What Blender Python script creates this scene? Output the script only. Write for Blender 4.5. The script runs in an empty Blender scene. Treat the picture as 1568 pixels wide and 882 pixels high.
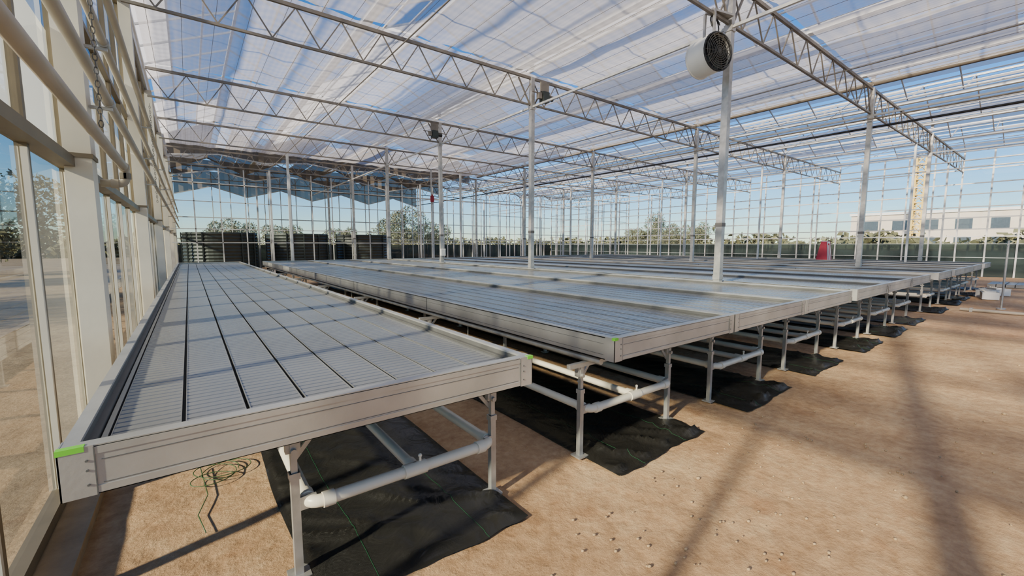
import bpy, math, random
from mathutils import Vector, Matrix, noise
random.seed(7)
scene = bpy.context.scene

# ------------------------------------------------------------------ materials
def new_mat(name):
    m = bpy.data.materials.new(name); m.use_nodes = True
    nt = m.node_tree
    return m, nt, nt.nodes["Principled BSDF"], nt.nodes["Material Output"]

def N(nt, t, **kw):
    n = nt.nodes.new(t)
    for k, v in kw.items():
        if k in n.inputs: n.inputs[k].default_value = v
        else: setattr(n, k, v)
    return n

def simple(name, col, rough=0.5, metal=0.0, var=0.12, scale=6.0, bump=0.0, bscale=40.0):
    m, nt, b, o = new_mat(name)
    tc = N(nt, "ShaderNodeTexCoord")
    no = N(nt, "ShaderNodeTexNoise"); no.inputs["Scale"].default_value = scale; no.inputs["Detail"].default_value = 5
    nt.links.new(tc.outputs["Object"], no.inputs["Vector"])
    r = N(nt, "ShaderNodeValToRGB")
    r.color_ramp.elements[0].position = 0.3; r.color_ramp.elements[1].position = 0.7
    c0 = [max(0, c*(1-var)) for c in col]; c1 = [min(1, c*(1+var)) for c in col]
    r.color_ramp.elements[0].color = (*c0, 1); r.color_ramp.elements[1].color = (*c1, 1)
    nt.links.new(no.outputs["Fac"], r.inputs["Fac"])
    nt.links.new(r.outputs["Color"], b.inputs["Base Color"])
    b.inputs["Roughness"].default_value = rough; b.inputs["Metallic"].default_value = metal
    if bump > 0:
        n2 = N(nt, "ShaderNodeTexNoise"); n2.inputs["Scale"].default_value = bscale; n2.inputs["Detail"].default_value = 6
        nt.links.new(tc.outputs["Object"], n2.inputs["Vector"])
        bp = N(nt, "ShaderNodeBump"); bp.inputs["Strength"].default_value = bump; bp.inputs["Distance"].default_value = 0.02
        nt.links.new(n2.outputs["Fac"], bp.inputs["Height"]); nt.links.new(bp.outputs["Normal"], b.inputs["Normal"])
    return m

M = {}
M['alu'] = simple("brushed_aluminium", (0.49, 0.475, 0.455), 0.36, 0.6, 0.18, 3.0, 0.05, 60)
M['slat'] = simple("bench_slat_metal", (0.285, 0.285, 0.29), 0.30, 0.55, 0.12, 1.2)
M['dark'] = simple("dark_gap", (0.010, 0.010, 0.011), 0.7)
M['groove'] = simple("rim_groove", (0.12, 0.118, 0.115), 0.6, 0.4)
M['galv'] = simple("galvanised_steel", (0.42, 0.41, 0.395), 0.42, 0.6, 0.18, 12)
M['truss'] = simple("truss_steel", (0.20, 0.18, 0.155), 0.5, 0.3, 0.2, 5)
M['pvc'] = simple("pvc_pipe", (0.72, 0.66, 0.54), 0.35, 0.0, 0.06, 5)
M['cream'] = simple("cream_painted_steel", (0.62, 0.575, 0.48), 0.5, 0.0, 0.10, 2, 0.05, 15)
M['hpipe'] = simple("painted_heating_pipe", (0.38, 0.33, 0.26), 0.45, 0.0, 0.12, 3, 0.03, 15)
M['frame'] = simple("window_frame_paint", (0.15, 0.12, 0.08), 0.5, 0.1, 0.2, 3)
M['white'] = simple("white_paint", (0.7, 0.7, 0.68), 0.45, 0.0, 0.05, 3)
M['mull'] = simple("white_aluminium_mullion", (0.50, 0.51, 0.51), 0.4, 0.2, 0.1, 3)
M['green'] = simple("green_tape", (0.16, 0.55, 0.03), 0.5)
M['thread'] = simple("green_tracer_thread", (0.015, 0.10, 0.04), 0.6)
M['cable'] = simple("green_cable", (0.05, 0.10, 0.035), 0.5)
M['black'] = simple("black_plastic", (0.012, 0.012, 0.014), 0.5)
M['tank'] = simple("corrugated_tank_steel", (0.035, 0.045, 0.043), 0.5, 0.3)
M['fence'] = simple("dark_shade_cloth", (0.022, 0.035, 0.033), 0.8, 0, 0.3, 2)
M['conc'] = simple("concrete_footing", (0.38, 0.26, 0.15), 0.9, 0, 0.25, 5, 0.5, 30)
M['leaf'] = simple("foliage", (0.13, 0.13, 0.065), 0.7, 0, 0.5, 1.5)
M['bark'] = simple("bark", (0.12, 0.085, 0.06), 0.9, 0, 0.3, 6)
M['bldg'] = simple("building_plaster", (0.60, 0.53, 0.43), 0.85, 0, 0.08, 0.5)
M['glassdark'] = simple("building_window", (0.06, 0.08, 0.1), 0.2)
M['red'] = simple("red_fabric", (0.22, 0.012, 0.03), 0.8)
M['upright'] = simple("upright_yellow", (0.70, 0.48, 0.12), 0.6)  # even yellow for the tall outdoor upright

m, nt, b, o = new_mat("woven_weed_mat"); M['mat'] = m
tc = N(nt, "ShaderNodeTexCoord"); w = N(nt, "ShaderNodeTexNoise"); w.inputs["Scale"].default_value = 6; w.inputs["Detail"].default_value = 3; w.inputs["Distortion"].default_value = 0.8
nt.links.new(tc.outputs["Object"], w.inputs["Vector"])
r = N(nt, "ShaderNodeValToRGB"); r.color_ramp.elements[0].color = (0.006, 0.006, 0.006, 1); r.color_ramp.elements[1].color = (0.024, 0.022, 0.018, 1)
nt.links.new(w.outputs["Fac"], r.inputs["Fac"]); nt.links.new(r.outputs["Color"], b.inputs["Base Color"])
b.inputs["Roughness"].default_value = 0.36
wx = N(nt, "ShaderNodeTexChecker"); wx.inputs["Scale"].default_value = 180
nt.links.new(tc.outputs["Object"], wx.inputs["Vector"])
ad = N(nt, "ShaderNodeMath", operation='MULTIPLY_ADD'); ad.inputs[1].default_value = 0.06
nt.links.new(wx.outputs["Fac"], ad.inputs[0]); nt.links.new(w.outputs["Fac"], ad.inputs[2])
bp = N(nt, "ShaderNodeBump"); bp.inputs["Strength"].default_value = 0.6; bp.inputs["Distance"].default_value = 0.03
nt.links.new(ad.outputs[0], bp.inputs["Height"]); nt.links.new(bp.outputs["Normal"], b.inputs["Normal"])

def sand(name, ca, cb, cc):
    m, nt, b, o = new_mat(name)
    tc = N(nt, "ShaderNodeTexCoord")
    n1 = N(nt, "ShaderNodeTexNoise"); n1.inputs["Scale"].default_value = 0.9; n1.inputs["Detail"].default_value = 8; n1.inputs["Roughness"].default_value = 0.65
    n2 = N(nt, "ShaderNodeTexNoise"); n2.inputs["Scale"].default_value = 14; n2.inputs["Detail"].default_value = 8; n2.inputs["Roughness"].default_value = 0.7
    v = N(nt, "ShaderNodeTexVoronoi"); v.inputs["Scale"].default_value = 5.0; v.feature = 'SMOOTH_F1'
    dist = N(nt, "ShaderNodeVectorMath", operation='MULTIPLY_ADD')
    nt.links.new(tc.outputs["Object"], n1.inputs["Vector"]); nt.links.new(tc.outputs["Object"], n2.inputs["Vector"])
    nt.links.new(n1.outputs["Color"], dist.inputs[0]); dist.inputs[1].default_value = (0.5, 0.5, 0.5)
    nt.links.new(tc.outputs["Object"], dist.inputs[2]); nt.links.new(dist.outputs[0], v.inputs["Vector"])
    r = N(nt, "ShaderNodeValToRGB")
    r.color_ramp.elements[0].position = 0.38; r.color_ramp.elements[0].color = (*ca, 1)
    r.color_ramp.elements[1].position = 0.62; r.color_ramp.elements[1].color = (*cc, 1)
    e = r.color_ramp.elements.new(0.5); e.color = (*cb, 1)
    mixf = N(nt, "ShaderNodeMath", operation='MULTIPLY_ADD'); mixf.inputs[1].default_value = 0.45
    sc = N(nt, "ShaderNodeMath", operation='MULTIPLY'); sc.inputs[1].default_value = 0.55
    nt.links.new(n1.outputs["Fac"], sc.inputs[0])
    nt.links.new(n2.outputs["Fac"], mixf.inputs[0]); nt.links.new(sc.outputs[0], mixf.inputs[2])
    nt.links.new(mixf.outputs[0], r.inputs["Fac"])
    n3 = N(nt, "ShaderNodeTexNoise"); n3.inputs["Scale"].default_value = 3.3; n3.inputs["Detail"].default_value = 6
    nt.links.new(tc.outputs["Object"], n3.inputs["Vector"])
    mr = N(nt, "ShaderNodeMapRange"); mr.inputs[1].default_value = 0.60; mr.inputs[2].default_value = 0.74; mr.inputs[4].default_value = 0.55
    nt.links.new(n3.outputs["Fac"], mr.inputs[0])
    mx = N(nt, "ShaderNodeMix"); mx.data_type = 'RGBA'; mx.inputs[7].default_value = (ca[0]*0.8, ca[1]*0.62, ca[2]*0.5, 1)
    nt.links.new(mr.outputs[0], mx.inputs[0]); nt.links.new(r.outputs["Color"], mx.inputs[6])
    nt.links.new(mx.outputs[2], b.inputs["Base Color"])
    b.inputs["Roughness"].default_value = 0.95
    add = N(nt, "ShaderNodeMath", operation='MULTIPLY_ADD'); add.inputs[1].default_value = 0.8
    nt.links.new(n2.outputs["Fac"], add.inputs[0]); nt.links.new(v.outputs["Distance"], add.inputs[2])
    bp = N(nt, "ShaderNodeBump"); bp.inputs["Strength"].default_value = 0.75; bp.inputs["Distance"].default_value = 0.045
    nt.links.new(add.outputs[0], bp.inputs["Height"]); nt.links.new(bp.outputs["Normal"], b.inputs["Normal"])
    return m
M['sand'] = sand("sandy_floor", (0.35, 0.195, 0.09), (0.51, 0.31, 0.16), (0.64, 0.43, 0.24))
M['earth'] = sand("outdoor_earth", (0.20, 0.14, 0.085), (0.29, 0.21, 0.13), (0.36, 0.27, 0.17))

def glass(name, tint=(0.93, 0.97, 0.97), base=0.06):
    m = bpy.data.materials.new(name); m.use_nodes = True; nt = m.node_tree; nt.nodes.clear()
    o = N(nt, "ShaderNodeOutputMaterial"); t = N(nt, "ShaderNodeBsdfTransparent"); g = N(nt, "ShaderNodeBsdfGlossy")
    t.inputs[0].default_value = (*tint, 1); g.inputs["Roughness"].default_value = 0.02
    f = N(nt, "ShaderNodeLayerWeight"); f.inputs["Blend"].default_value = 0.5
    pw = N(nt, "ShaderNodeMath", operation='POWER'); pw.inputs[1].default_value = 5
    mu = N(nt, "ShaderNodeMath", operation='MULTIPLY_ADD'); mu.inputs[1].default_value = 0.93-base; mu.inputs[2].default_value = base
    mx = N(nt, "ShaderNodeMixShader")
    nt.links.new(f.outputs["Facing"], pw.inputs[0]); nt.links.new(pw.outputs[0], mu.inputs[0]); nt.links.new(mu.outputs[0], mx.inputs[0])
    nt.links.new(t.outputs[0], mx.inputs[1]); nt.links.new(g.outputs[0], mx.inputs[2]); nt.links.new(mx.outputs[0], o.inputs[0])
    return m
M['glass'] = glass("greenhouse_glass")
M['glass_l'] = glass("tinted_side_glass", (0.80, 0.87, 0.83), 0.12)

def fabric(name, col, transp, variation=0.12, stripes=0.0, tl_share=0.6, tcol=(1, 1, 1)):
    m = bpy.data.materials.new(name); m.use_nodes = True; nt = m.node_tree; nt.nodes.clear()
    o = N(nt, "ShaderNodeOutputMaterial"); t = N(nt, "ShaderNodeBsdfTransparent"); t.inputs[0].default_value = (*tcol, 1)
    tl = N(nt, "ShaderNodeBsdfTranslucent"); d = N(nt, "ShaderNodeBsdfDiffuse")
    tl.inputs[0].default_value = (*col, 1); d.inputs[0].default_value = (*col, 1)
    m1 = N(nt, "ShaderNodeMixShader"); m1.inputs[0].default_value = 1-tl_share
    m2 = N(nt, "ShaderNodeMixShader")
    tc = N(nt, "ShaderNodeTexCoord"); no = N(nt, "ShaderNodeTexNoise"); no.inputs["Scale"].default_value = 0.5; no.inputs["Detail"].default_value = 5
    mp = N(nt, "ShaderNodeMapping"); mp.inputs["Scale"].default_value = (1.3, 0.5, 1)
    nt.links.new(tc.outputs["Object"], mp.inputs[0]); nt.links.new(mp.outputs[0], no.inputs["Vector"])
    ma = N(nt, "ShaderNodeMath", operation='MULTIPLY_ADD'); ma.inputs[1].default_value = variation*2; ma.inputs[2].default_value = transp-variation
    nt.links.new(no.outputs["Fac"], ma.inputs[0])
    last = ma
    if stripes:
        for dr, sc_ in (('X', 3.0), ('Y', 1.2)):
            wv = N(nt, "ShaderNodeTexWave"); wv.inputs["Scale"].default_value = sc_; wv.bands_direction = dr
            nt.links.new(tc.outputs["Object"], wv.inputs["Vector"])
            mb = N(nt, "ShaderNodeMath", operation='MULTIPLY_ADD'); mb.inputs[1].default_value = -stripes
            nt.links.new(wv.outputs["Fac"], mb.inputs[0]); nt.links.new(last.outputs[0], mb.inputs[2]); last = mb
    nt.links.new(d.outputs[0], m1.inputs[2]); nt.links.new(tl.outputs[0], m1.inputs[1])
    nt.links.new(last.outputs[0], m2.inputs[0]); nt.links.new(m1.outputs[0], m2.inputs[1]); nt.links.new(t.outputs[0], m2.inputs[2])
    nt.links.new(m2.outputs[0], o.inputs[0])
    return m
M['screen'] = fabric("thermal_screen_fabric", (0.75, 0.735, 0.75), 0.47, 0.10, 0.10, 0.6)
M['wash'] = fabric("whitewashed_glazing", (0.86, 0.84, 0.80), 0.18, 0.12, 0, 0.65)
M['sidewash'] = fabric("limewashed_side_glass", (0.80, 0.76, 0.68), 0.34, 0.2, 0, 0.6)
M['brown'] = fabric("folded_shade_net", (0.17, 0.145, 0.115), 0.09, 0.08, 0, 0.35)

# ------------------------------------------------------------------ mesh builder
class MB:
    def __init__(s): s.v = []; s.f = []; s.mi = []; s.mats = []; s.smooth = []
    def mat(s, k):
        if k not in s.mats: s.mats.append(k)
        return s.mats.index(k)
    def faces(s, vs, fs, k, sm=False):
        o = len(s.v); i = s.mat(k); s.v += [tuple(p) for p in vs]
        for f in fs: s.f.append(tuple(o+a for a in f)); s.mi.append(i); s.smooth.append(sm)
    def box(s, x0, x1, y0, y1, z0, z1, k):
        vs = [(x0,y0,z0),(x1,y0,z0),(x1,y1,z0),(x0,y1,z0),(x0,y0,z1),(x1,y0,z1),(x1,y1,z1),(x0,y1,z1)]
        s.faces(vs, [(0,3,2,1),(4,5,6,7),(0,1,5,4),(1,2,6,5),(2,3,7,6),(3,0,4,7)], k)
    def quad(s, a, b, c, d, k): s.faces([a,b,c,d], [(0,1,2,3)], k)
    def beam(s, p0, p1, w, h, k):
        p0 = Vector(p0); p1 = Vector(p1); d = (p1-p0).normalized()
        up = Vector((0,0,1)) if abs(d.z) < 0.9 else Vector((0,1,0))
        a = d.cross(up).normalized()*w/2; c = a.cross(d).normalized()*h/2
        vs = [p0-a-c,p0+a-c,p0+a+c,p0-a+c,p1-a-c,p1+a-c,p1+a+c,p1-a+c]
        s.faces(vs, [(0,1,2,3),(7,6,5,4),(0,4,5,1),(1,5,6,2),(2,6,7,3),(3,7,4,0)], k)
    def cyl(s, p0, p1, r, k, n=12, r1=None, caps=True):
        p0 = Vector(p0); p1 = Vector(p1); d = (p1-p0).normalized(); r1 = r if r1 is None else r1
        up = Vector((0,0,1)) if abs(d.z) < 0.9 else Vector((0,1,0))
        a = d.cross(up).normalized(); c = a.cross(d).normalized()
        vs = []
        for i in range(n):
            t = 2*math.pi*i/n; e = a*math.cos(t)+c*math.sin(t)
            vs.append(p0+e*r); vs.append(p1+e*r1)
        s.faces(vs, [(2*i, 2*((i+1)%n), 2*((i+1)%n)+1, 2*i+1) for i in range(n)], k, True)
        if caps:
            s.faces([vs[2*i] for i in range(n)], [tuple(range(n))[::-1]], k)
            s.faces([vs[2*i+1] for i in range(n)], [tuple(range(n))], k)
    def sphere(s, c, r, k, n=10, sc=(1,1,1)):
        vs = []; fs = []; c = Vector(c); m_ = n//2
        for j in range(m_+1):
            ph = math.pi*j/m_
            for i in range(n):
                t = 2*math.pi*i/n
                vs.append((c.x+r*sc[0]*math.sin(ph)*math.cos(t), c.y+r*sc[1]*math.sin(ph)*math.sin(t), c.z+r*sc[2]*math.cos(ph)))
        for j in range(m_):
            for i in range(n):
                fs.append((j*n+i, (j+1)*n+i, (j+1)*n+(i+1)%n, j*n+(i+1)%n))
        s.faces(vs, fs, k, True)
    def pipe(s, pts, r, k, n=12, bend=0.09, collars=True):
        P = [Vector(p) for p in pts]; path = [P[0]]
        cuts = []
        for i in range(1, len(P)-1):
            a = (P[i-1]-P[i]).normalized(); b_ = (P[i+1]-P[i]).normalized()
            s0 = P[i]+a*bend; s1 = P[i]+b_*bend
            cuts += [(s0, a), (s1, b_)]
            for q in range(7):
                t = q/6; path.append(s0*(1-t)**2+P[i]*2*t*(1-t)+s1*t*t)
        path.append(P[-1])
        s.sweep(path, r, k, n)
        if collars:
            for c_, d_ in cuts: s.cyl(c_-d_*0.015, c_+d_*0.035, r*1.22, k, n)
    def sweep(s, path, r, k, n=8):
        path = [Vector(p) for p in path]
        d = (path[1]-path[0]).normalized(); up = Vector((0,0,1)) if abs(d.z) < 0.9 else Vector((0,1,0))
        a = d.cross(up).normalized(); vs = []
        for i, p in enumerate(path):
            if i == 0: d = (path[1]-p).normalized()
            elif i == len(path)-1: d = (p-path[i-1]).normalized()
            else: d = (path[i+1]-path[i-1]).normalized()
            a = (a-d*a.dot(d)).normalized(); c = d.cross(a)
            for j in range(n):
                t = 2*math.pi*j/n; vs.append(p+(a*math.cos(t)+c*math.sin(t))*r)
        fs = []
        for i in range(len(path)-1):
            for j in range(n):
                fs.append((i*n+j, i*n+(j+1)%n, (i+1)*n+(j+1)%n, (i+1)*n+j))
        fs.append(tuple(range(n))[::-1]); fs.append(tuple((len(path)-1)*n+j for j in range(n)))
        s.faces(vs, fs, k, True)
    def mesh(s, name):
        me = bpy.data.meshes.new(name); me.from_pydata(s.v, [], s.f)
        for k in s.mats: me.materials.append(M[k])
        me.polygons.foreach_set("material_index", s.mi); me.polygons.foreach_set("use_smooth", s.smooth)
        me.update(); return me
    def obj(s, name, loc=(0,0,0)):
        ob = bpy.data.objects.new(name, s.mesh(name)); ob.location = loc
        scene.collection.objects.link(ob); return ob

def place(name, me, loc):
    ob = bpy.data.objects.new(name, me); ob.location = loc; scene.collection.objects.link(ob); return ob

# ------------------------------------------------------------------ layout constants
WX = -0.66
YR = [3.57+4.87*k for k in range(-2, 7)]
Y_END = YR[-1]
XR = [7.0, 14.6, 22.2]
RX = 29.8
Y_BACK = YR[0]
ZB, ZT = 4.95, 5.58
ZG, ZRDG = 6.0, 6.85
SCREEN_Y = YR[6]

# ------------------------------------------------------------------ ground
g = MB(); g.quad((-150,-120,-0.03),(220,-120,-0.03),(220,260,-0.03),(-150,260,-0.03),'earth'); g.obj("ground")
g = MB(); vs = []; fs = []
xs = [WX-0.1+ i*0.15 for i in range(0, 70)]; 
while xs[-1] < RX-1.2: xs.append(xs[-1]+1.05)
xs.append(RX)
ys = [Y_BACK + i*0.4 for i in range(int((0.0-Y_BACK)/0.4))]
yy = ys[-1]
while yy < 5: yy += 0.12; ys.append(yy)
while yy < Y_END-1.3: yy += 1.2; ys.append(yy)
ys.append(Y_END)
for y in ys:
    for x in xs:
        z = 0.012*noise.noise(Vector((x*0.8, y*0.8, 0)))+0.010*noise.noise(Vector((x*3, y*3, 4)))+0.006*abs(noise.noise(Vector((x*6, y*6, 9))))
        vs.append((x, y, z-0.004))
nx = len(xs)
for j in range(len(ys)-1):
    for i in range(nx-1): fs.append((j*nx+i, j*nx+i+1, (j+1)*nx+i+1, (j+1)*nx+i))
g.faces(vs, fs, 'sand', True); g.obj("floor")
g = MB()
for i in range(420):
    x = random.uniform(-0.4, 12); y = random.uniform(-1, 1.55)
    if random.random() < 0.3: x = random.uniform(1.5, 4.0); y = random.uniform(0.5, 1.55)
    r = random.uniform(0.004, 0.010)*(1.7 if random.random() < .06 else 1)
    g.sphere((x, y, 0.005), r, 'conc', 6, (1.3, 1, 0.7))
g.obj("soil_clods")
g = MB(); pts = []; rnd = random.Random(5)
for i in range(110):
    t = i*0.19; rr = 0.10+0.03*math.sin(t*0.37)+0.02*math.sin(t*1.3)
    pts.append((0.05+rr*1.2*math.cos(t)+0.03*math.sin(t*.21), 3.25+rr*math.sin(t)+0.06*math.sin(t*.3), 0.022+0.012*abs(math.sin(t*.5))))
pts += [(0.0, 3.0, .02), (-.05, 2.8, .018), (-0.02, 2.6, .018)]
g.sweep(pts, 0.003, 'cable', 5); g.obj("loose_cable_coil")

# ------------------------------------------------------------------ benches
ZTOP = 0.90
def bench_mesh(W, L, nplank, rib=0.05, tape=()):
    b = MB(); T = 0.028; H = 0.15
    def rim_x(y0, sgn):
        ya, yb = (y0, y0+T*0.5) if sgn > 0 else (y0-T*0.5, y0)
        b.box(0, W, ya, yb, -H, 0, 'alu')
        b.box(0, W, min(y0, y0+sgn*0.05), max(y0, y0+sgn*0.05), -0.006, 0.004, 'alu')
        b.box(0.01, W-0.01, min(y0, y0+sgn*0.06), max(y0, y0+sgn*0.06), -H, -H+0.006, 'alu')
        for zz, k in ((-0.045, 'groove'), (-0.118, 'groove')):
            b.box(0.09, W-0.09, min(y0-sgn*0.0015, y0), max(y0-sgn*0.0015, y0), zz-0.0010, zz+0.0010, k)
        for zz in (-0.013, -0.135):
            b.box(0.075, W-0.075, min(y0-sgn*0.003, y0), max(y0-sgn*0.003, y0), zz-0.011, zz+0.011, 'alu')
    rim_x(0, 1); rim_x(L, -1)
    for x0, s_ in ((0, 1), (W, -1)):
        b.box(min(x0, x0+s_*T*.5), max(x0, x0+s_*T*.5), 0.0, L, -H, 0, 'alu')
        b.box(min(x0, x0+s_*0.04), max(x0, x0+s_*0.04), 0.05, L-0.05, -0.006, 0.0042, 'alu')
        b.box(min(x0+s_*0.036, x0+s_*0.04), max(x0+s_*0.036, x0+s_*0.04), 0.05, L-0.05, -0.03, -0.006, 'groove')
        b.box(min(x0+s_*0.015, x0+s_*0.062), max(x0+s_*0.015, x0+s_*0.062), 0.05, L-0.05, -0.05, -0.030, 'groove')
        b.box(min(x0+s_*0.068, x0+s_*0.084), max(x0+s_*0.068, x0+s_*0.084), 0.05, L-0.05, -0.05, -0.038, 'slat')
        b.box(min(x0, x0+s_*0.06), max(x0, x0+s_*0.06), 0.05, L-0.05, -H, -H+0.006, 'alu')
        for zz in (-0.045, -0.118):
            b.box(min(x0-s_*.0015, x0), max(x0-s_*.0015, x0), 0.09, L-.09, zz-0.0012, zz+0.0012, 'groove')
        for yy_ in (2.7, 5.4, 8.1, 10.8, 13.5):
            b.box(min(x0-s_*.004, x0), max(x0-s_*.004, x0), yy_, yy_+.008, -H, 0.004, 'groove')
    for cx in (0, W):
        for cy in (0, L):
            sx = 1 if cx == 0 else -1; sy = 1 if cy == 0 else -1
            b.box(min(cx-sx*.004, cx+sx*.075), max(cx-sx*.004, cx+sx*.075), min(cy-sy*.004, cy), max(cy-sy*.004, cy), -H-.001, 0.005, 'alu')
            b.box(min(cx-sx*.004, cx), max(cx-sx*.004, cx), min(cy-sy*.004, cy+sy*.075), max(cy-sy*.004, cy+sy*.075), -H-.001, 0.005, 'alu')
            b.box(min(cx+sx*.074, cx+sx*.077), max(cx+sx*.074, cx+sx*.077), min(cy-sy*.0045, cy), max(cy-sy*.0045, cy), -H, 0.0, 'groove')
            for zz in (-0.04, -0.07, -0.115):
                b.cyl((cx+sx*.058, cy-sy*.003, zz), (cx+sx*.058, cy-sy*.007, zz), 0.004, 'groove', 6)
    for (side, wd) in tape:
        cx, s_ = (0, 1) if side == 'L' else (W, -1)
        b.box(min(cx-s_*.006, cx+s_*wd), max(cx-s_*.006, cx+s_*wd), -0.006, 0.018, -0.010, 0.0065, 'green')
    b.quad((0.05, 0.03, -0.062), (W-0.05, 0.03, -0.062), (W-0.05, L-0.03, -0.062), (0.05, L-0.03, -0.062), 'dark')
    gap = 0.012; x0 = 0.085; x1 = W-0.085; pw = (x1-x0)/nplank
    prof = []
    y = 0.06; n = int((L-0.12)/rib)
    for i in range(n):
        prof += [(y, -0.040), (y+rib*0.76, -0.040), (y+rib*0.80, -0.047), (y+rib*0.96, -0.047)]
        y += rib
    for p in range(nplank):
        a = x0+p*pw+gap/2; c = x0+(p+1)*pw-gap/2; vs = []
        for (yy_, zz) in prof: vs += [(a, yy_, zz), (c, yy_, zz)]
        fs = [(2*i, 2*i+1, 2*i+3, 2*i+2) for i in range(len(prof)-1)]
        b.faces(vs, fs, 'slat')
        yend = prof[-1][0]
        b.box(a, a+0.003, 0.06, yend, -0.055, -0.0375, 'slat'); b.box(c-0.003, c, 0.06, yend, -0.055, -0.0375, 'slat')
        for yj in (7.3+0.1*(p%2), ):
            b.box(a, c, yj, yj+0.012, -0.052, -0.039, 'dark')
    yy_ = 0.5
    while yy_ < L-0.3:
        b.box(0.03, W-0.03, yy_, yy_+0.04, -0.10, -0.065, 'galv'); yy_ += 1.0
    return b.mesh("rolling_bench_mesh")

Y0B, LB = 1.73, 16.3
me_a = bench_mesh(1.78, LB, 8, 0.05, (('L', 0.055), ('R', 0.03))); me_c = bench_mesh(1.57, LB, 7, 0.05, (('L', 0.03),)); me_b = bench_mesh(1.57, LB, 7, 0.05)
bench_x = [2.13, 3.72, 5.32, 7.12, 8.72, 10.32, 12.75, 14.78, 16.38, 17.98, 20.3]
place("rolling_bench", me_a, (-0.34, Y0B, ZTOP))
for i, x in enumerate(bench_x): place("rolling_bench", me_c if i == 0 else me_b, (x, Y0B, ZTOP))

leg_x = [0.31, 2.12, 3.88, 5.60, 7.40, 9.02, 10.62, 13.0, 15.05, 16.65, 18.25, 20.55]
def support_mesh():
    b = MB(); S = 1.06; ys_ = [0.28+2.35*i for i in range(7)]
    for y in ys_:
        for x in (0, S):
            b.beam((x, y, 0.02), (x, y, 0.50), 0.034, 0.034, 'galv')
            b.beam((x, y, 0.36), (x, y, 0.67), 0.026, 0.026, 'galv')
            b.box(x-0.022, x+0.022, y-0.022, y+0.022, 0.47, 0.50, 'galv')
            b.cyl((x, y-0.03, 0.60), (x, y+0.03, 0.60), 0.014, 'galv', 8)
            b.box(x-0.03, x+0.03, y-0.006, y+0.03, 0.59, 0.67, 'galv')
            s_ = 1 if x == 0 else -1
            b.beam((x, y+0.02, 0.54), (x+s_*0.1, y+0.02, 0.66), 0.012, 0.02, 'galv')
            b.box(x-0.045, x+0.045, y-0.045, y+0.045, 0.012, 0.022, 'galv')
        b.beam((-0.12, y, 0.675), (S+0.12, y, 0.675), 0.035, 0.03, 'galv')
    for x in (0.06, S-0.06):
        b.cyl((x, 0.15, 0.712), (x, LB-0.2, 0.712), 0.022, 'galv', 10)
    return b.mesh("bench_support_frame_mesh")
sm = support_mesh()
def pvc_mesh():
    b = MB(); S = 1.06; z = 0.35; y = 0.24; r = 0.029
    b.pipe([(0.0+.05, LB-.5, z+.03), (0.05, y, z), (S-0.03, y, z), (S-0.03, LB-.5, z+.03)], r, 'pvc', 14, 0.07)
    xm = S*0.52
    b.cyl((xm, y, z), (xm, LB-.5, z+.03), r*0.95, 'pvc', 14)
    b.cyl((xm-0.06, y, z), (xm+0.06, y, z), r*1.22, 'pvc', 14); b.cyl((xm, y, z), (xm, y+0.07, z), r*1.22, 'pvc', 14)
    b.cyl((xm+0.03, y, z), (xm+0.03, y, z+0.06), 0.007, 'pvc', 8); b.sphere((xm+0.03, y, z+0.063), 0.011, 'pvc', 8)
    for yy_ in (2.7, 7.4, 12.1):
        for x in (0.05, xm, S-.03): b.beam((x, yy_, z+0.02), (x, yy_, 0.655), 0.006, 0.012, 'galv')
    for x in (0.05, S-.03):
        b.box(x-0.034, x+0.034, 0.262, 0.275, z-0.03, z+0.03, 'galv')
    return b.mesh("pvc_drain_pipe_mesh")
pm = pvc_mesh()
def mat_mesh(seed):
    b = MB(); L = LB+0.1; Wm = 1.08
    ys_ = []; y = -0.05
    while y < 2.2: ys_.append(y); y += 0.03
    while y < L: ys_.append(y); y += 0.6
    nxm = 36; vs = []; fs = []
    for y in ys_:
        for i in range(nxm+1):
            u = i/nxm; x = u*Wm
            fe = max(0, 1-y/0.7)
            ridged = 1-abs(noise.noise(Vector((x*3.2+seed+y*1.5, y*4.5+x*2.5, 3.3+seed))))*2.8
            h = 0.019 + 0.010*max(0, noise.noise(Vector((x*3+seed*9, y*2.2, seed)))) + (0.2+fe)*0.04*max(0, ridged)**3
            if y < -0.01: h = 0.014
            edge = min(u, 1-u); h = min(h, 0.013+edge*1.0)
            yo = fe*(0.05*noise.noise(Vector((x*2.0, seed*3, 0.5)))+.02*noise.noise(Vector((x*9, seed*3, 0.5)))); xo = 0.02*noise.noise(Vector((y*1.3, seed, i*0.02)))
            vs.append((x+xo, y+yo, h))
    for j in range(len(ys_)-1):
        for i in range(nxm):
            a = j*(nxm+1)+i; fs.append((a, a+1, a+nxm+2, a+nxm+1))
    b.faces(vs, fs, 'mat', True)
    for u in (9, 27):
        for j in range(0, 60):
            p = Vector(vs[j*(nxm+1)+u])+Vector((0,0,.001)); q = Vector(vs[(j+1)*(nxm+1)+u])+Vector((0,0,.001))
            b.beam(p, q, 0.0018, 0.001, 'thread')
    return b.mesh("weed_mat_mesh")
mms = [mat_mesh(i+1) for i in range(3)]
for i, x in enumerate(leg_x):
    place("bench_support_frame", sm, (x, Y0B, 0.0))
    place("pvc_drain_pipe", pm, (x, Y0B, 0))
    place("weed_mat", mms[i % 3], (x+0.01, Y0B, 0))

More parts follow.
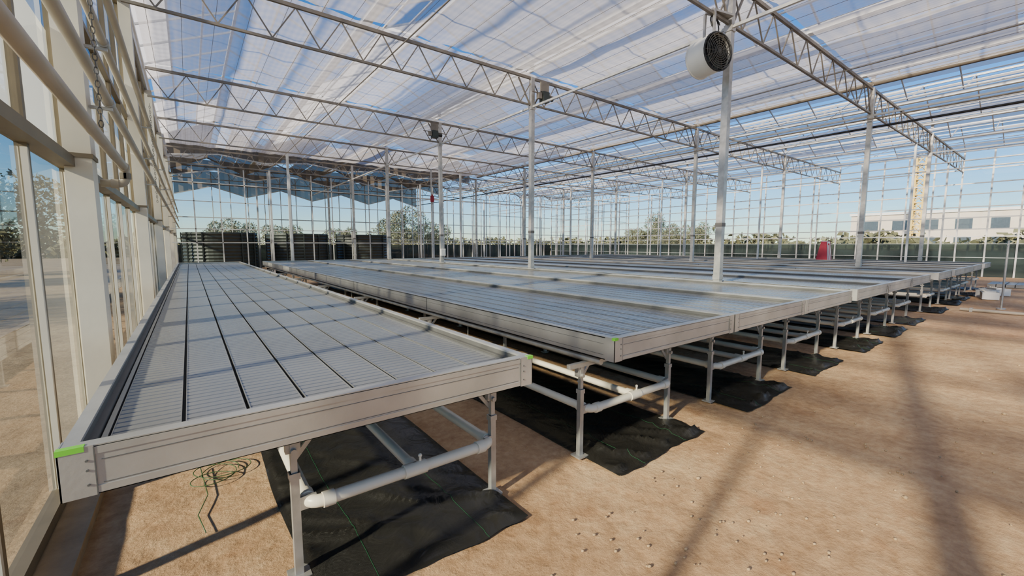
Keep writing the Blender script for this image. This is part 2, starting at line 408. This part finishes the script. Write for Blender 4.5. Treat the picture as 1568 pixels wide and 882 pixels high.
# ------------------------------------------------------------------ posts
def post_mesh():
    b = MB(); w = 0.052
    b.box(-w, w, -w, w, 0.0, ZT+0.02, 'galv'); b.box(-0.1, 0.1, -0.12, 0.12, 0.0, 0.03, 'conc')
    b.box(-w-.012, w+.012, -w-.012, w+.012, ZB-0.12, ZB-0.02, 'galv')
    b.box(-w-.006, w+.006, -w-.006, w+.006, 1.80, 1.86, 'groove')
    b.box(-w-.01, w+.01, -w-.006, w+.006, 0.93, 1.0, 'galv')
    for s_ in (-1, 1):
        b.beam((s_*w, 0, ZB-0.02), (s_*0.42, 0, ZT-0.05), 0.03, 0.03, 'truss')
    return b.mesh("steel_post_mesh")
pmesh = post_mesh()
for X in XR:
    for Y in YR[1:-1]: place("steel_post", pmesh, (X, Y, 0))

# ------------------------------------------------------------------ trusses
def truss_mesh():
    b = MB(); x0, x1 = WX+0.1, RX-0.05; n = 40; d = (x1-x0)/n
    b.beam((x0,0,ZB),(x1,0,ZB),0.045,0.04,'truss'); b.beam((x0,0,ZT),(x1,0,ZT),0.05,0.06,'truss')
    for i in range(n):
        a = x0+i*d
        b.beam((a,0,ZT-0.02),(a+d/2,0,ZB+0.02),0.02,0.02,'truss'); b.beam((a+d/2,0,ZB+0.02),(a+d,0,ZT-0.02),0.02,0.02,'truss')
    return b.mesh("roof_truss_mesh")
tm = truss_mesh()
for Y in YR[1:-1]: place("roof_truss", tm, (0, Y, 0))

b = MB()
for X in XR:
    b.beam((X, Y_BACK, ZB-0.05), (X, Y_END-.1, ZB-0.05), 0.045, 0.045, 'mull')
for X in (10.8, 3.2):
    b.cyl((X, Y_BACK, ZB+0.05), (X, SCREEN_Y, ZB+0.05), 0.012, 'truss', 6)
b.obj("longitudinal_tie_rails")
b = MB()
b.cyl((14.75, Y_BACK+.1, 4.62), (14.75, Y_END-.1, 4.62), 0.03, 'black', 8)
b.cyl((14.45, Y_BACK+.1, 4.78), (14.45, SCREEN_Y, 4.78), 0.02, 'truss', 8)
b.cyl((14.7, Y_BACK+.1, 5.74), (14.7, SCREEN_Y, 5.74), 0.07, 'brown', 8)
b.obj("screen_drive_shaft")
b = MB()
for i in range(30):
    X = WX+0.3+i*0.5
    b.cyl((X, Y_BACK+.1, ZT+0.04), (X, SCREEN_Y, ZT+0.04), 0.004, 'truss', 4, caps=False)
b.obj("screen_support_wires")

# ------------------------------------------------------------------ screen ceiling
b = MB()
for k in range(0, 6):
    ya, yb = YR[k]+0.04, YR[k+1]-0.04
    nxs, nys = 60, 10; vs = []; fs = []
    for j in range(nys+1):
        v = j/nys; y = ya+(yb-ya)*v
        for i in range(nxs+1):
            x = WX+0.15+(14.55-WX-0.15)*i/nxs
            vs.append((x, y, ZT+0.13+0.02*math.sin(i*2.1+k)-0.02*math.sin(math.pi*v)+0.03*noise.noise(Vector((x*1.5,y,k)))))
    for j in range(nys):
        for i in range(nxs):
            a = j*(nxs+1)+i; fs.append((a, a+1, a+nxs+2, a+nxs+1))
    b.faces(vs, fs, 'screen', True)
b.obj("ceiling_thermal_screen")

# ------------------------------------------------------------------ roof
SP = 3.8; gx = [WX-0.04+SP*k for k in range(9)]; gx[-1] = RX
b = MB()
for x in gx: b.box(x-0.09, x+0.09, Y_BACK, Y_END, ZG-0.1, ZG, 'mull')
for X in XR:
    for Y in YR[1:-1]: b.box(X-.04, X+.04, Y-.04, Y+.04, ZT+.22, ZG, 'galv')
for k in range(8):
    xa, xb = gx[k], gx[k+1]; xm = (xa+xb)/2
    b.box(xm-0.03, xm+0.03, Y_BACK, Y_END, ZRDG-0.03, ZRDG+0.03, 'mull')
    for t in (0.33, 0.66):
        for (p, q) in ((xa, xm), (xb, xm)):
            X = p+(q-p)*t; Z = ZG+(ZRDG-ZG)*t
            b.box(X-0.02, X+0.02, Y_BACK, Y_END, Z-0.03, Z, 'mull')
    y = Y_BACK
    while y <= Y_END+0.01:
        b.beam((xa, y, ZG), (xm, y, ZRDG), 0.03, 0.04, 'mull'); b.beam((xb, y, ZG), (xm, y, ZRDG), 0.03, 0.04, 'mull')
        y += 1.2175
b.obj("roof_glazing_bars")
b = MB(); rnd = random.Random(3)
for k in range(8):
    xa, xb = gx[k], gx[k+1]; xm = (xa+xb)/2; right = xa > 14
    for (p, q) in ((xa, xm), (xb, xm)):
        for s_ in range(3):
            t0, t1 = s_/3+0.01, (s_+1)/3-0.01
            if right: t0 += 0.05; t1 -= 0.08
            y = Y_BACK
            while y < Y_END-1:
                run = 1.2175*rnd.randint(2, 8); ye = min(y+run, Y_END)
                limit = (0.72 if right else 0.55)
                white = rnd.random() < limit
                if y > SCREEN_Y-0.1 and not right: kk = 'brown'; white = rnd.random() < 0.95
                else:
                    kk = 'wash'
                    if not right and ye > SCREEN_Y: ye = SCREEN_Y
                if white:
                    P0 = (p+(q-p)*t0, ZG+(ZRDG-ZG)*t0+0.02); P1 = (p+(q-p)*t1, ZG+(ZRDG-ZG)*t1+0.02)
                    b.quad((P0[0], y, P0[1]), (P1[0], y, P1[1]), (P1[0], ye, P1[1]), (P0[0], ye, P0[1]), kk)
                y = ye
b.obj("roof_whitewashed_panes")
b = MB()
for Y, zl, zp in ((SCREEN_Y+0.6, 5.35, 5.55), (SCREEN_Y+4.5, 5.0, 5.4), (SCREEN_Y+8.6, 4.45, 5.0)):
    for k in range(4):
        xa, xb = gx[k]+(.2 if k == 0 else 0), gx[k+1]; xm = (xa+xb)/2
        for (p, q, za, zb) in ((xa, xm, zl, zp), (xm, xb, zp, zl)):
            for i in range(8):
                f0, f1 = i/8, (i+1)/8; yo = 0.05*(i % 2)
                X0, X1 = p+(q-p)*f0, p+(q-p)*f1; Z0, Z1 = za+(zb-za)*f0, za+(zb-za)*f1
                b.quad((X0, Y+yo, Z0), (X1, Y+.05-yo, Z1), (X1, Y+.05-yo, ZG-.12), (X0, Y+yo, ZG-.12), 'brown')
            b.beam((p, Y, za), (q, Y, zb), 0.04, 0.05, 'mull')
b.obj("folded_shade_curtain")

# ------------------------------------------------------------------ left wall
M0 = 3.40
b = MB()
ym = M0-0.974*9
while ym < Y_END:
    b.box(WX-0.035, WX+0.012, ym-0.024, ym+0.024, 0.06, ZB+0.6, 'frame')
    b.box(WX-0.01, WX+0.016, ym-0.05, ym-0.026, 0.13, 2.01, 'cream')
    ym += 0.974
for z, hh, dd in ((0.10, 0.06, 0.03), (2.07, 0.07, 0.07), (3.5, 0.05, 0.02), (ZB+0.3, 0.10, 0.03)):
    b.box(WX-0.035, WX+dd, Y_BACK, Y_END, z-hh/2, z+hh/2, 'frame')
b.obj("window_frames_left")
b = MB(); b.quad((WX-.015, Y_BACK, 0.1), (WX-.015, Y_END, 0.1), (WX-.015, Y_END, ZB+.3), (WX-.015, Y_BACK, ZB+.3), 'glass_l'); b.obj("wall_left")
b = MB()
ym = M0-0.974*9; rnd = random.Random(9)
while ym < Y_END-1:
    if rnd.random() < .85: b.quad((WX-.028, ym+.03, 2.1), (WX-.028, ym+.944, 2.1), (WX-.028, ym+.944, 2.95), (WX-.028, ym+.03, 2.95), 'sidewash')
    if rnd.random() < .35: b.quad((WX-.028, ym+.03, 2.97), (WX-.028, ym+.944, 2.97), (WX-.028, ym+.944, 4.0), (WX-.028, ym+.03, 4.0), 'sidewash')
    ym += .974
b.obj("window_whitewash_left")
b = MB(); b.box(WX-0.12, -0.50, Y_BACK, Y_END, -0.02, 0.055, 'conc'); b.obj("baseboard_left")
def col_mesh():
    b = MB(); b.box(-0.07, 0.07, -0.10, 0.10, 0.055, ZB+0.3, 'cream')
    b.box(-0.07, 0.09, -0.12, 0.12, 0.055, 0.075, 'cream')
    b.box(-0.075, 0.08, -0.108, 0.108, 2.10, 2.13, 'frame')
    return b.mesh("wall_column_mesh")
cm = col_mesh()
CY = [4.3+4.87*k for k in range(-2, 6)]
for Y in CY: place("wall_column", cm, (-0.575, Y, 0))
b = MB(); b.box(WX-0.06, WX+0.08, Y_BACK, Y_END, ZB+0.32, ZB+0.50, 'mull'); b.obj("trim_eave_left")
b = MB()
b.pipe([(-0.40, Y_BACK+.1, 2.16), (-0.40, 5.0, 2.16), (-0.40, 5.0, 2.02), (-0.56, 5.0, 2.02)], 0.032, 'hpipe', 14, 0.06)
b.cyl((-0.40, Y_BACK+.1, 2.52), (-0.40, Y_END-.2, 2.52), 0.030, 'hpipe', 14)
b.cyl((-0.40, Y_BACK+.1, 2.93), (-0.40, Y_END-.2, 2.93), 0.026, 'hpipe', 12)
b.cyl((-0.40, Y_BACK+.1, 3.42), (-0.40, Y_END-.2, 3.42), 0.030, 'hpipe', 12)
for Y in CY:
    for z in (2.52, 2.93, 3.42):
        b.beam((-0.50, Y, z-0.045), (-0.38, Y, z-0.045), 0.03, 0.02, 'galv'); b.cyl((-0.40, Y-0.03, z), (-0.40, Y+0.03, z), 0.036, 'galv', 12)
b.obj("heating_pipes")
def chain_mesh(L):
    b = MB(); n = int(L/0.035)
    for i in range(n):
        z = -i*0.035; pts = []
        for j in range(8):
            t = 2*math.pi*j/8; a, c = 0.010*math.cos(t), 0.021*math.sin(t)
            pts.append(Vector((a, 0, z+c)) if i % 2 else Vector((0, a, z+c)))
        for j in range(8): b.cyl(pts[j], pts[(j+1) % 8], 0.0028, 'groove', 5, caps=False)
    return b.mesh("chain_mesh")
chm = chain_mesh(1.5)
for Y in (3.3, 8.6): place("hanging_chain", chm, (-0.345, Y, 3.6))

# ------------------------------------------------------------------ far + right walls
def grid_wall_x(Y, xa, xb, step, rails, ztop, w=0.022):
    b = MB(); x = xa
    while x <= xb+0.01:
        b.box(x-w, x+w, Y-0.03, Y+0.03, 0, ztop, 'mull'); x += step
    for z in rails: b.box(xa, xb, Y-0.035, Y+0.035, z-0.03, z+0.03, 'mull')
    return b
b = grid_wall_x(Y_END, WX+.1, RX-.1, 0.95, (1.9, 3.2, ZB+0.3), ZG)
for k in range(8):
    xa, xb = gx[k], gx[k+1]; xm = (xa+xb)/2
    b.beam((xa, Y_END, ZG), (xm, Y_END, ZRDG), 0.06, 0.08, 'truss'); b.beam((xb, Y_END, ZG), (xm, Y_END, ZRDG), 0.06, 0.08, 'truss')
b.obj("window_frames_far")
b = MB(); b.quad((WX, Y_END+.05, .05), (RX, Y_END+.05, .05), (RX, Y_END+.05, ZG), (WX, Y_END+.05, ZG), 'glass'); b.obj("wall_far")
b = MB(); b.box(WX, RX, Y_END+0.07, Y_END+0.09, 0, 1.5, 'fence'); b.obj("trim_windbreak_far")
b = MB(); i = 1
while WX+0.95*i < RX:
    X = WX+0.95*i; b.box(X-0.022, X+0.022, SCREEN_Y+0.18, SCREEN_Y+0.21, 0, ZB-.05, 'mull'); i += 1
for z in (1.6, 2.2, 3.4, 4.2): b.box(WX+.1, RX-.1, SCREEN_Y+0.18, SCREEN_Y+0.21, z-0.018, z+0.018, 'mull')
b.obj("partition_frame")
b = MB(); y = Y_BACK
while y <= Y_END:
    b.box(RX-0.03, RX+0.03, y-0.03, y+0.03, 0, ZG, 'mull'); y += 0.974
for z in (1.9, 2.25, 2.8, 3.3, 3.9, 4.4, ZB+0.1): b.box(RX-0.035, RX+0.035, Y_BACK, Y_END, z-0.025, z+0.025, 'mull')
b.obj("window_frames_right")
b = MB(); b.quad((RX+.05, Y_BACK, .05), (RX+.05, Y_END, .05), (RX+.05, Y_END, ZG), (RX+.05, Y_BACK, ZG), 'glass'); b.obj("wall_right")
b = MB(); b.box(RX+0.07, RX+0.09, Y_BACK, Y_END, 0, 1.55, 'fence')
for z in (0.9, 1.55): b.box(RX+0.055, RX+0.07, Y_BACK, Y_END, z-0.015, z+0.015, 'mull')
b.obj("trim_windbreak_right")
b = MB()
for X in (19.92, 26.0):
    for Y in YR[1:-1]: b.box(X-0.03, X+0.03, Y-0.03, Y+0.03, 0, ZB, 'mull')
for X in (3.2, 10.8, 18.4):
    for Y in YR[5:-1]: b.box(X-0.04, X+0.04, Y-0.04+.3*(Y < 18.3), Y+0.04+.3*(Y < 18.3), 0, ZB, 'mull')
b.obj("thin_stanchions")
b = MB()
for z in (4.25, 4.5): b.cyl((22.35, Y_BACK+.1, z), (22.35, Y_END-.1, z), 0.025, 'mull', 8)
for X in (16.5, 18.4, 20.3, 24.1, 26.0, 27.9): b.beam((X, Y_BACK+.1, ZT+0.05), (X, Y_END-.1, ZT+0.05), 0.035, 0.035, 'mull')
for Y in (YR[2], YR[4]):
    for (xa, xb) in ((14.6, 22.2), (22.2, 29.7)):
        b.cyl((xa, Y, ZT+.1), (xb, Y+4.87, ZT+.1), 0.01, 'mull', 5); b.cyl((xb, Y, ZT+.1), (xa, Y+4.87, ZT+.1), 0.01, 'mull', 5)
b.obj("roof_purlins")
b = grid_wall_x(Y_BACK, WX+.1, RX-.1, 0.95, (1.05, 2.0, 3.5, ZB+0.3), ZG); b.obj("wall_back")

# ------------------------------------------------------------------ fan
b = MB(); R = 0.27; n = 28
b.cyl((0, -0.05, 0), (0, 0.30, 0), R, 'white', n, caps=False); b.cyl((0, 0.0, 0), (0, 0.30, 0), R-0.012, 'black', n, caps=False)
for yy_ in (-0.05, 0.30):
    for i in range(n):
        t0, t1 = 2*math.pi*i/n, 2*math.pi*(i+1)/n
        b.cyl((R*math.cos(t0), yy_, R*math.sin(t0)), (R*math.cos(t1), yy_, R*math.sin(t1)), 0.014, 'white' if yy_ > 0 else 'black', 6, caps=False)
for rr in (0.04, 0.07, 0.10, 0.13, 0.16, 0.19, 0.22, 0.25):
    for i in range(n):
        t0, t1 = 2*math.pi*i/n, 2*math.pi*(i+1)/n
        b.cyl((rr*math.cos(t0), -0.09, rr*math.sin(t0)), (rr*math.cos(t1), -0.09, rr*math.sin(t1)), 0.005, 'groove', 4, caps=False)
for i in range(16):
    t = 2*math.pi*i/16; b.cyl((0, -0.09, 0), (R*math.cos(t), -0.05, R*math.sin(t)), 0.005, 'groove', 4)
for i in range(5):
    t = 2*math.pi*i/5; c, s_ = math.cos(t), math.sin(t)
    b.quad((0.05*c, 0.0, 0.05*s_), (0.22*c-0.05*s_, -0.03, 0.22*s_+0.05*c), (0.23*c+0.06*s_, 0.04, 0.23*s_-0.06*c), (0.06*c, 0.03, 0.06*s_), 'tank')
b.cyl((0, -0.04, 0), (0, 0.22, 0), 0.07, 'black', 12)
b.cyl((0, 0.05, 0), (0, 0.055, 0), R-0.01, 'black', n)
b.box(-0.012, 0.012, 0.02, 0.06, R, R+0.38, 'galv'); b.box(-0.012, 0.012, 0.2, 0.24, R, R+0.38, 'galv')
b.box(-0.03, 0.42, 0.05, 0.20, R+0.36, R+0.39, 'galv')
pts = [(0.08+0.1*math.cos(t*0.9), 0.1+0.04*math.sin(t), R+0.20+0.13*math.sin(t*0.9)) for t in [i*0.3 for i in range(40)]]
b.sweep(pts, 0.009, 'black', 6)
fo = b.obj("circulation_fan", (6.46, 3.50, 4.36)); fo.rotation_euler[2] = math.radians(-14)
def motor_mesh():
    b = MB()
    b.box(-0.10, 0.10, -0.08, 0.08, -0.14, 0.10, 'tank'); b.cyl((0.10, 0, -0.02), (0.26, 0, -0.02), 0.055, 'black', 12)
    b.cyl((-0.4, 0, 0.05), (0.45, 0, 0.05), 0.014, 'truss', 8); b.box(-0.13, 0.13, -0.02, 0.02, 0.1, 0.33, 'truss')
    b.box(-0.22, -0.12, -0.05, 0.05, -0.08, 0.06, 'truss')
    return b.mesh("screen_motor_mesh")
mm = motor_mesh()
for (x, y) in ((7.25, 8.25), (6.7, 13.1)): place("screen_motor", mm, (x, y, ZB+0.2))
b = MB(); b.box(-0.09, 0.09, -0.05, 0, -0.12, 0.12, 'white'); b.box(-0.07, 0.07, -0.055, -0.05, -0.09, 0.09, 'mull'); b.cyl((0, -0.02, -0.12), (0, -0.02, -0.3), 0.01, 'black', 6)
b.obj("control_box", (7.0, 13.24, 1.25))
b = MB(); b.box(-0.08, 0.08, -0.07, 0, -0.13, 0.13, 'red'); b.cyl((0, -0.04, 0.13), (0, -0.04, 0.20), 0.04, 'red', 10); b.cyl((0,-0.035,-.13),(0,-0.035,-.25),0.01,'black',6)
b.obj("alarm_siren", (9.06, 18.10, 3.6))
b = MB(); b.beam((0,0,0),(0,0,ZB),0.05,0.05,'galv'); b.obj("siren_pole", (9.06, 18.14, 0))

def tank_mesh(R, H):
    b = MB(); n = 48; k = 26; vs = []; fs = []
    for j in range(k+1):
        z = H*j/k; r = R+(0.018 if j % 2 else -0.018)
        for i in range(n):
            t = 2*math.pi*i/n; vs.append((r*math.cos(t), r*math.sin(t), z))
    for j in range(k):
        for i in range(n): fs.append((j*n+i, j*n+(i+1) % n, (j+1)*n+(i+1) % n, (j+1)*n+i))
    fs.append(tuple(k*n+i for i in range(n)))
    b.faces(vs, fs, 'tank')
    for i in range(12):
        t = 2*math.pi*i/12; b.beam(((R+.03)*math.cos(t), (R+.03)*math.sin(t), 0), ((R+.03)*math.cos(t), (R+.03)*math.sin(t), H), 0.05, 0.05, 'tank')
    return b.mesh("water_tank_mesh")
tk = tank_mesh(1.55, 2.1)
for (x, y) in ((1.3, 26.0), (4.9, 26.4), (8.7, 27.0)): place("water_tank", tk, (x, y, 0))

b = MB()
for i in range(9):
    x = -0.3+i*0.065; k = 'red' if i % 2 == 0 else 'white'
    z1 = 0.7+0.1*math.sin(i*0.9); z2 = 0.7+0.1*math.sin((i+1)*0.9)
    b.faces([(x,-0.2,0.0),(x+0.065,-0.2,0.0),(x+0.065,0.2,0),(x,0.2,0),(x*0.8+.08,-0.1,z1),((x+0.065)*0.8+.08,-0.1,z2),((x+0.065)*0.8+.08,0.1,z2),(x*0.8+.08,0.1,z1)],
            [(0,1,5,4),(1,2,6,5),(2,3,7,6),(3,0,4,7),(4,5,6,7)], k)
b.obj("striped_cloth_sack", (21.0, 6.3, 0.864))

b = MB(); b.cyl((14.0, Y_BACK+.2, 0.04), (14.0, 1.5, 0.04), 0.035, 'hpipe', 10)
for y in (-4, -2, 0, 1.3): b.box(13.94, 14.06, y, y+.05, 0, 0.085, 'galv')
b.obj("floor_conduit")
b = MB(); b.cyl((0,0,0),(0,0,1.6),0.02,'galv',8); b.cyl((0,0,0),(0,0,0.03),0.08,'galv',10); b.cyl((-.06,0,1.5),(.06,0,1.5),0.015,'galv',8)
b.obj("riser_pipe", (15.0, 0.95, 0))
b = MB()
for i in range(7): b.box(0, 1.6, i*0.22, i*0.22+0.2, 0.02, 0.12+0.01*(i % 2), 'slat')
b.box(0.1, 0.2, 0, 1.5, -0.0, 0.02, 'galv'); b.box(1.4, 1.5, 0, 1.5, 0, 0.02, 'galv')
b.obj("stack_of_bench_panels", (22.6, 0.3, 0))
def crate_mesh():
    b = MB(); w, d, h = 0.22, 0.16, 0.2
    b.box(-w, w, -d, d, 0, 0.015, 'white')
    for (x0, x1, y0, y1) in ((-w, w, -d, -d+.015), (-w, w, d-.015, d), (-w, -w+.015, -d+.015, d-.015), (w-.015, w, -d+.015, d-.015)): b.box(x0, x1, y0, y1, 0.015, h, 'white')
    for s_ in (-1, 1): b.box(-w-.01, w+.01, s_*d-.01, s_*d+.01, h-.02, h, 'mull')
    for i in range(4): b.cyl((-w+.08+i*.09, -d+.02, 0.05), (-w+.1+i*.09, d-.02, h+.03), 0.02, 'pvc', 8)
    return b.mesh("parts_crate_mesh")
cr = crate_mesh()
for (x, y, r_) in ((17.6, 1.35, .2), (18.3, 1.45, -.3), (19.2, 1.3, .5)):
    ob = place("parts_crate", cr, (x, y, 0.01)); ob.rotation_euler[2] = r_

# ------------------------------------------------------------------ outside
def tree_mesh(seed, h, rad, n=2600, leaf=0.16, trunk=True):
    rnd = random.Random(seed); b = MB()
    if trunk:
        b.cyl((0,0,0), (0.1,0,h*0.5), 0.14, 'bark', 8, 0.08)
        for i in range(9):
            t = rnd.uniform(0, 6.28); b.cyl((0.05,0,h*rnd.uniform(.25,.5)), (rad*.7*math.cos(t), rad*.7*math.sin(t), h*rnd.uniform(.6,.9)), 0.06, 'bark', 6, 0.015)
    cl = [(rnd.gauss(0, rad*.45), rnd.gauss(0, rad*.45), h*rnd.uniform(.3, .85), rad*rnd.uniform(.3, .5)) for _ in range(16)]
    vs = []; fs = []
    for i in range(n):
        c = rnd.choice(cl); d = Vector((rnd.gauss(0,1), rnd.gauss(0,1), rnd.gauss(0,1))).normalized()*c[3]*rnd.uniform(.6,1)
        p = Vector(c[:3])+d
        a = Vector((rnd.gauss(0,1), rnd.gauss(0,1), rnd.gauss(0,1))).normalized()*leaf; e = Vector((rnd.gauss(0,1), rnd.gauss(0,1), rnd.gauss(0,1))).normalized()*leaf*.6
        o = len(vs); vs += [p-a, p+e, p+a, p-e]; fs.append((o, o+1, o+2, o+3))
    b.faces(vs, fs, 'leaf')
    return b.mesh("tree_mesh")
tms = [tree_mesh(1, 5.5, 2.4, 5500, .12), tree_mesh(2, 6.5, 2.8, 7000, .12), tree_mesh(3, 4.5, 2.2, 5000, .12)]
def tree(name, i, x, y, s=1, rz=0):
    ob = place(name, tms[i], (x, y, -0.03)); ob.scale = (s, s, s); ob.rotation_euler[2] = rz
for (i, x, y, s) in ((0, 3, 44, .7), (2, 7.5, 46, .75), (2, 12, 44, .7), (1, 17.5, 43, .85), (0, 21.5, 43, .75), (1, 52, 34, .9), (0, 54, 31, .85), (2, 50, 36.5, .85),
                     (1, -9, 14, 1), (0, -11, 24, 1.1), (2, -8, 33, 1.1), (1, -16, 4, 0.9)):
    tree("olive_tree", i, x, y, s, x)
b = MB(); rnd = random.Random(11); vs = []; fs = []
for i in range(12000):
    t = rnd.random()
    if t < .55: x, y = 64+rnd.gauss(0, 1), rnd.uniform(-15, 75)
    else: x, y = rnd.uniform(-30, 62), 72+rnd.gauss(0, 1)
    p = Vector((x, y, rnd.uniform(0, 2.2+0.8*math.sin(x*.7+y*.5))))
    a = Vector((rnd.gauss(0,1), rnd.gauss(0,1), rnd.gauss(0,1))).normalized()*.5; e = Vector((rnd.gauss(0,1), rnd.gauss(0,1), rnd.gauss(0,1))).normalized()*.35
    o = len(vs); vs += [p-a, p+e, p+a, p-e]; fs.append((o, o+1, o+2, o+3))
b.faces(vs, fs, 'leaf'); b.obj("hedge")
b = MB(); b.box(0, 12, 0, 34, -0.03, 6.4, 'bldg'); b.box(-0.2, 12.2, -0.2, 34.2, 6.4, 6.8, 'white')
for fl in range(2):
    for i in range(9): b.box(-0.06, 0.02, 1.5+i*3.6, 3.3+i*3.6, 1.2+fl*2.7, 2.7+fl*2.7, 'glassdark')
b.obj("office_building", (92, -10, 0))
b = MB(); q = 0.45; Hm = 13.2  # lattice stand-in for a tall yellowish upright
for sx in (-q, q):
    for sy in (-q, q): b.beam((sx, sy, 0), (sx, sy, Hm), 0.18, 0.18, 'upright')
nz = 13
for i in range(nz):
    z0, z1 = Hm*i/nz, Hm*(i+1)/nz
    for (a, c) in (((-q,-q),(q,-q)), ((q,-q),(q,q)), ((q,q),(-q,q)), ((-q,q),(-q,-q))):
        b.beam((*a, z0), (*c, z1), 0.1, 0.1, 'upright'); b.beam((*a, z1), (*c, z1), 0.1, 0.1, 'upright')
b.obj("lattice_upright", (78, 13.2, -0.03))

# ------------------------------------------------------------------ light
w = bpy.data.worlds.new("sky"); scene.world = w; w.use_nodes = True; nt = w.node_tree
bg = nt.nodes["Background"]; sky = nt.nodes.new("ShaderNodeTexSky"); sky.sky_type = 'NISHITA'
sky.sun_disc = False; el = math.radians(25)
sunv = Vector((-0.975*math.cos(el), -0.222*math.cos(el), math.sin(el)))
sky.sun_elevation = el; sky.sun_rotation = math.atan2(sunv.x, sunv.y); sky.air_density = 1.0; sky.dust_density = 0.0; sky.ozone_density = 3.0
hs = nt.nodes.new("ShaderNodeHueSaturation"); hs.inputs["Saturation"].default_value = 1.3
mxc = nt.nodes.new("ShaderNodeMix"); mxc.data_type = 'RGBA'; mxc.blend_type = 'MULTIPLY'; mxc.inputs[0].default_value = 1.0
mxc.inputs[7].default_value = (0.76, 0.94, 1.15, 1)
nt.links.new(sky.outputs[0], hs.inputs["Color"]); nt.links.new(hs.outputs[0], mxc.inputs[6]); nt.links.new(mxc.outputs[2], bg.inputs[0]); bg.inputs[1].default_value = 0.20
L = bpy.data.lights.new("sun", 'SUN'); L.energy = 12.5; L.angle = math.radians(2.2); L.color = (1.0, 0.86, 0.66)
ls = bpy.data.objects.new("sun", L); ls.rotation_euler = (-sunv).to_track_quat('-Z', 'Y').to_euler(); ls.location = (-10, 0, 20)
scene.collection.objects.link(ls)

# ------------------------------------------------------------------ camera
cam = bpy.data.cameras.new("camera"); co = bpy.data.objects.new("camera", cam); scene.collection.objects.link(co)
cam.sensor_width = 36; cam.lens = 651/1568*36; cam.clip_start = 0.05; cam.clip_end = 500
co.location = (0, 0, 1.5); co.rotation_euler = (math.radians(90-5.79), 0, math.radians(-37.1))
scene.camera = co
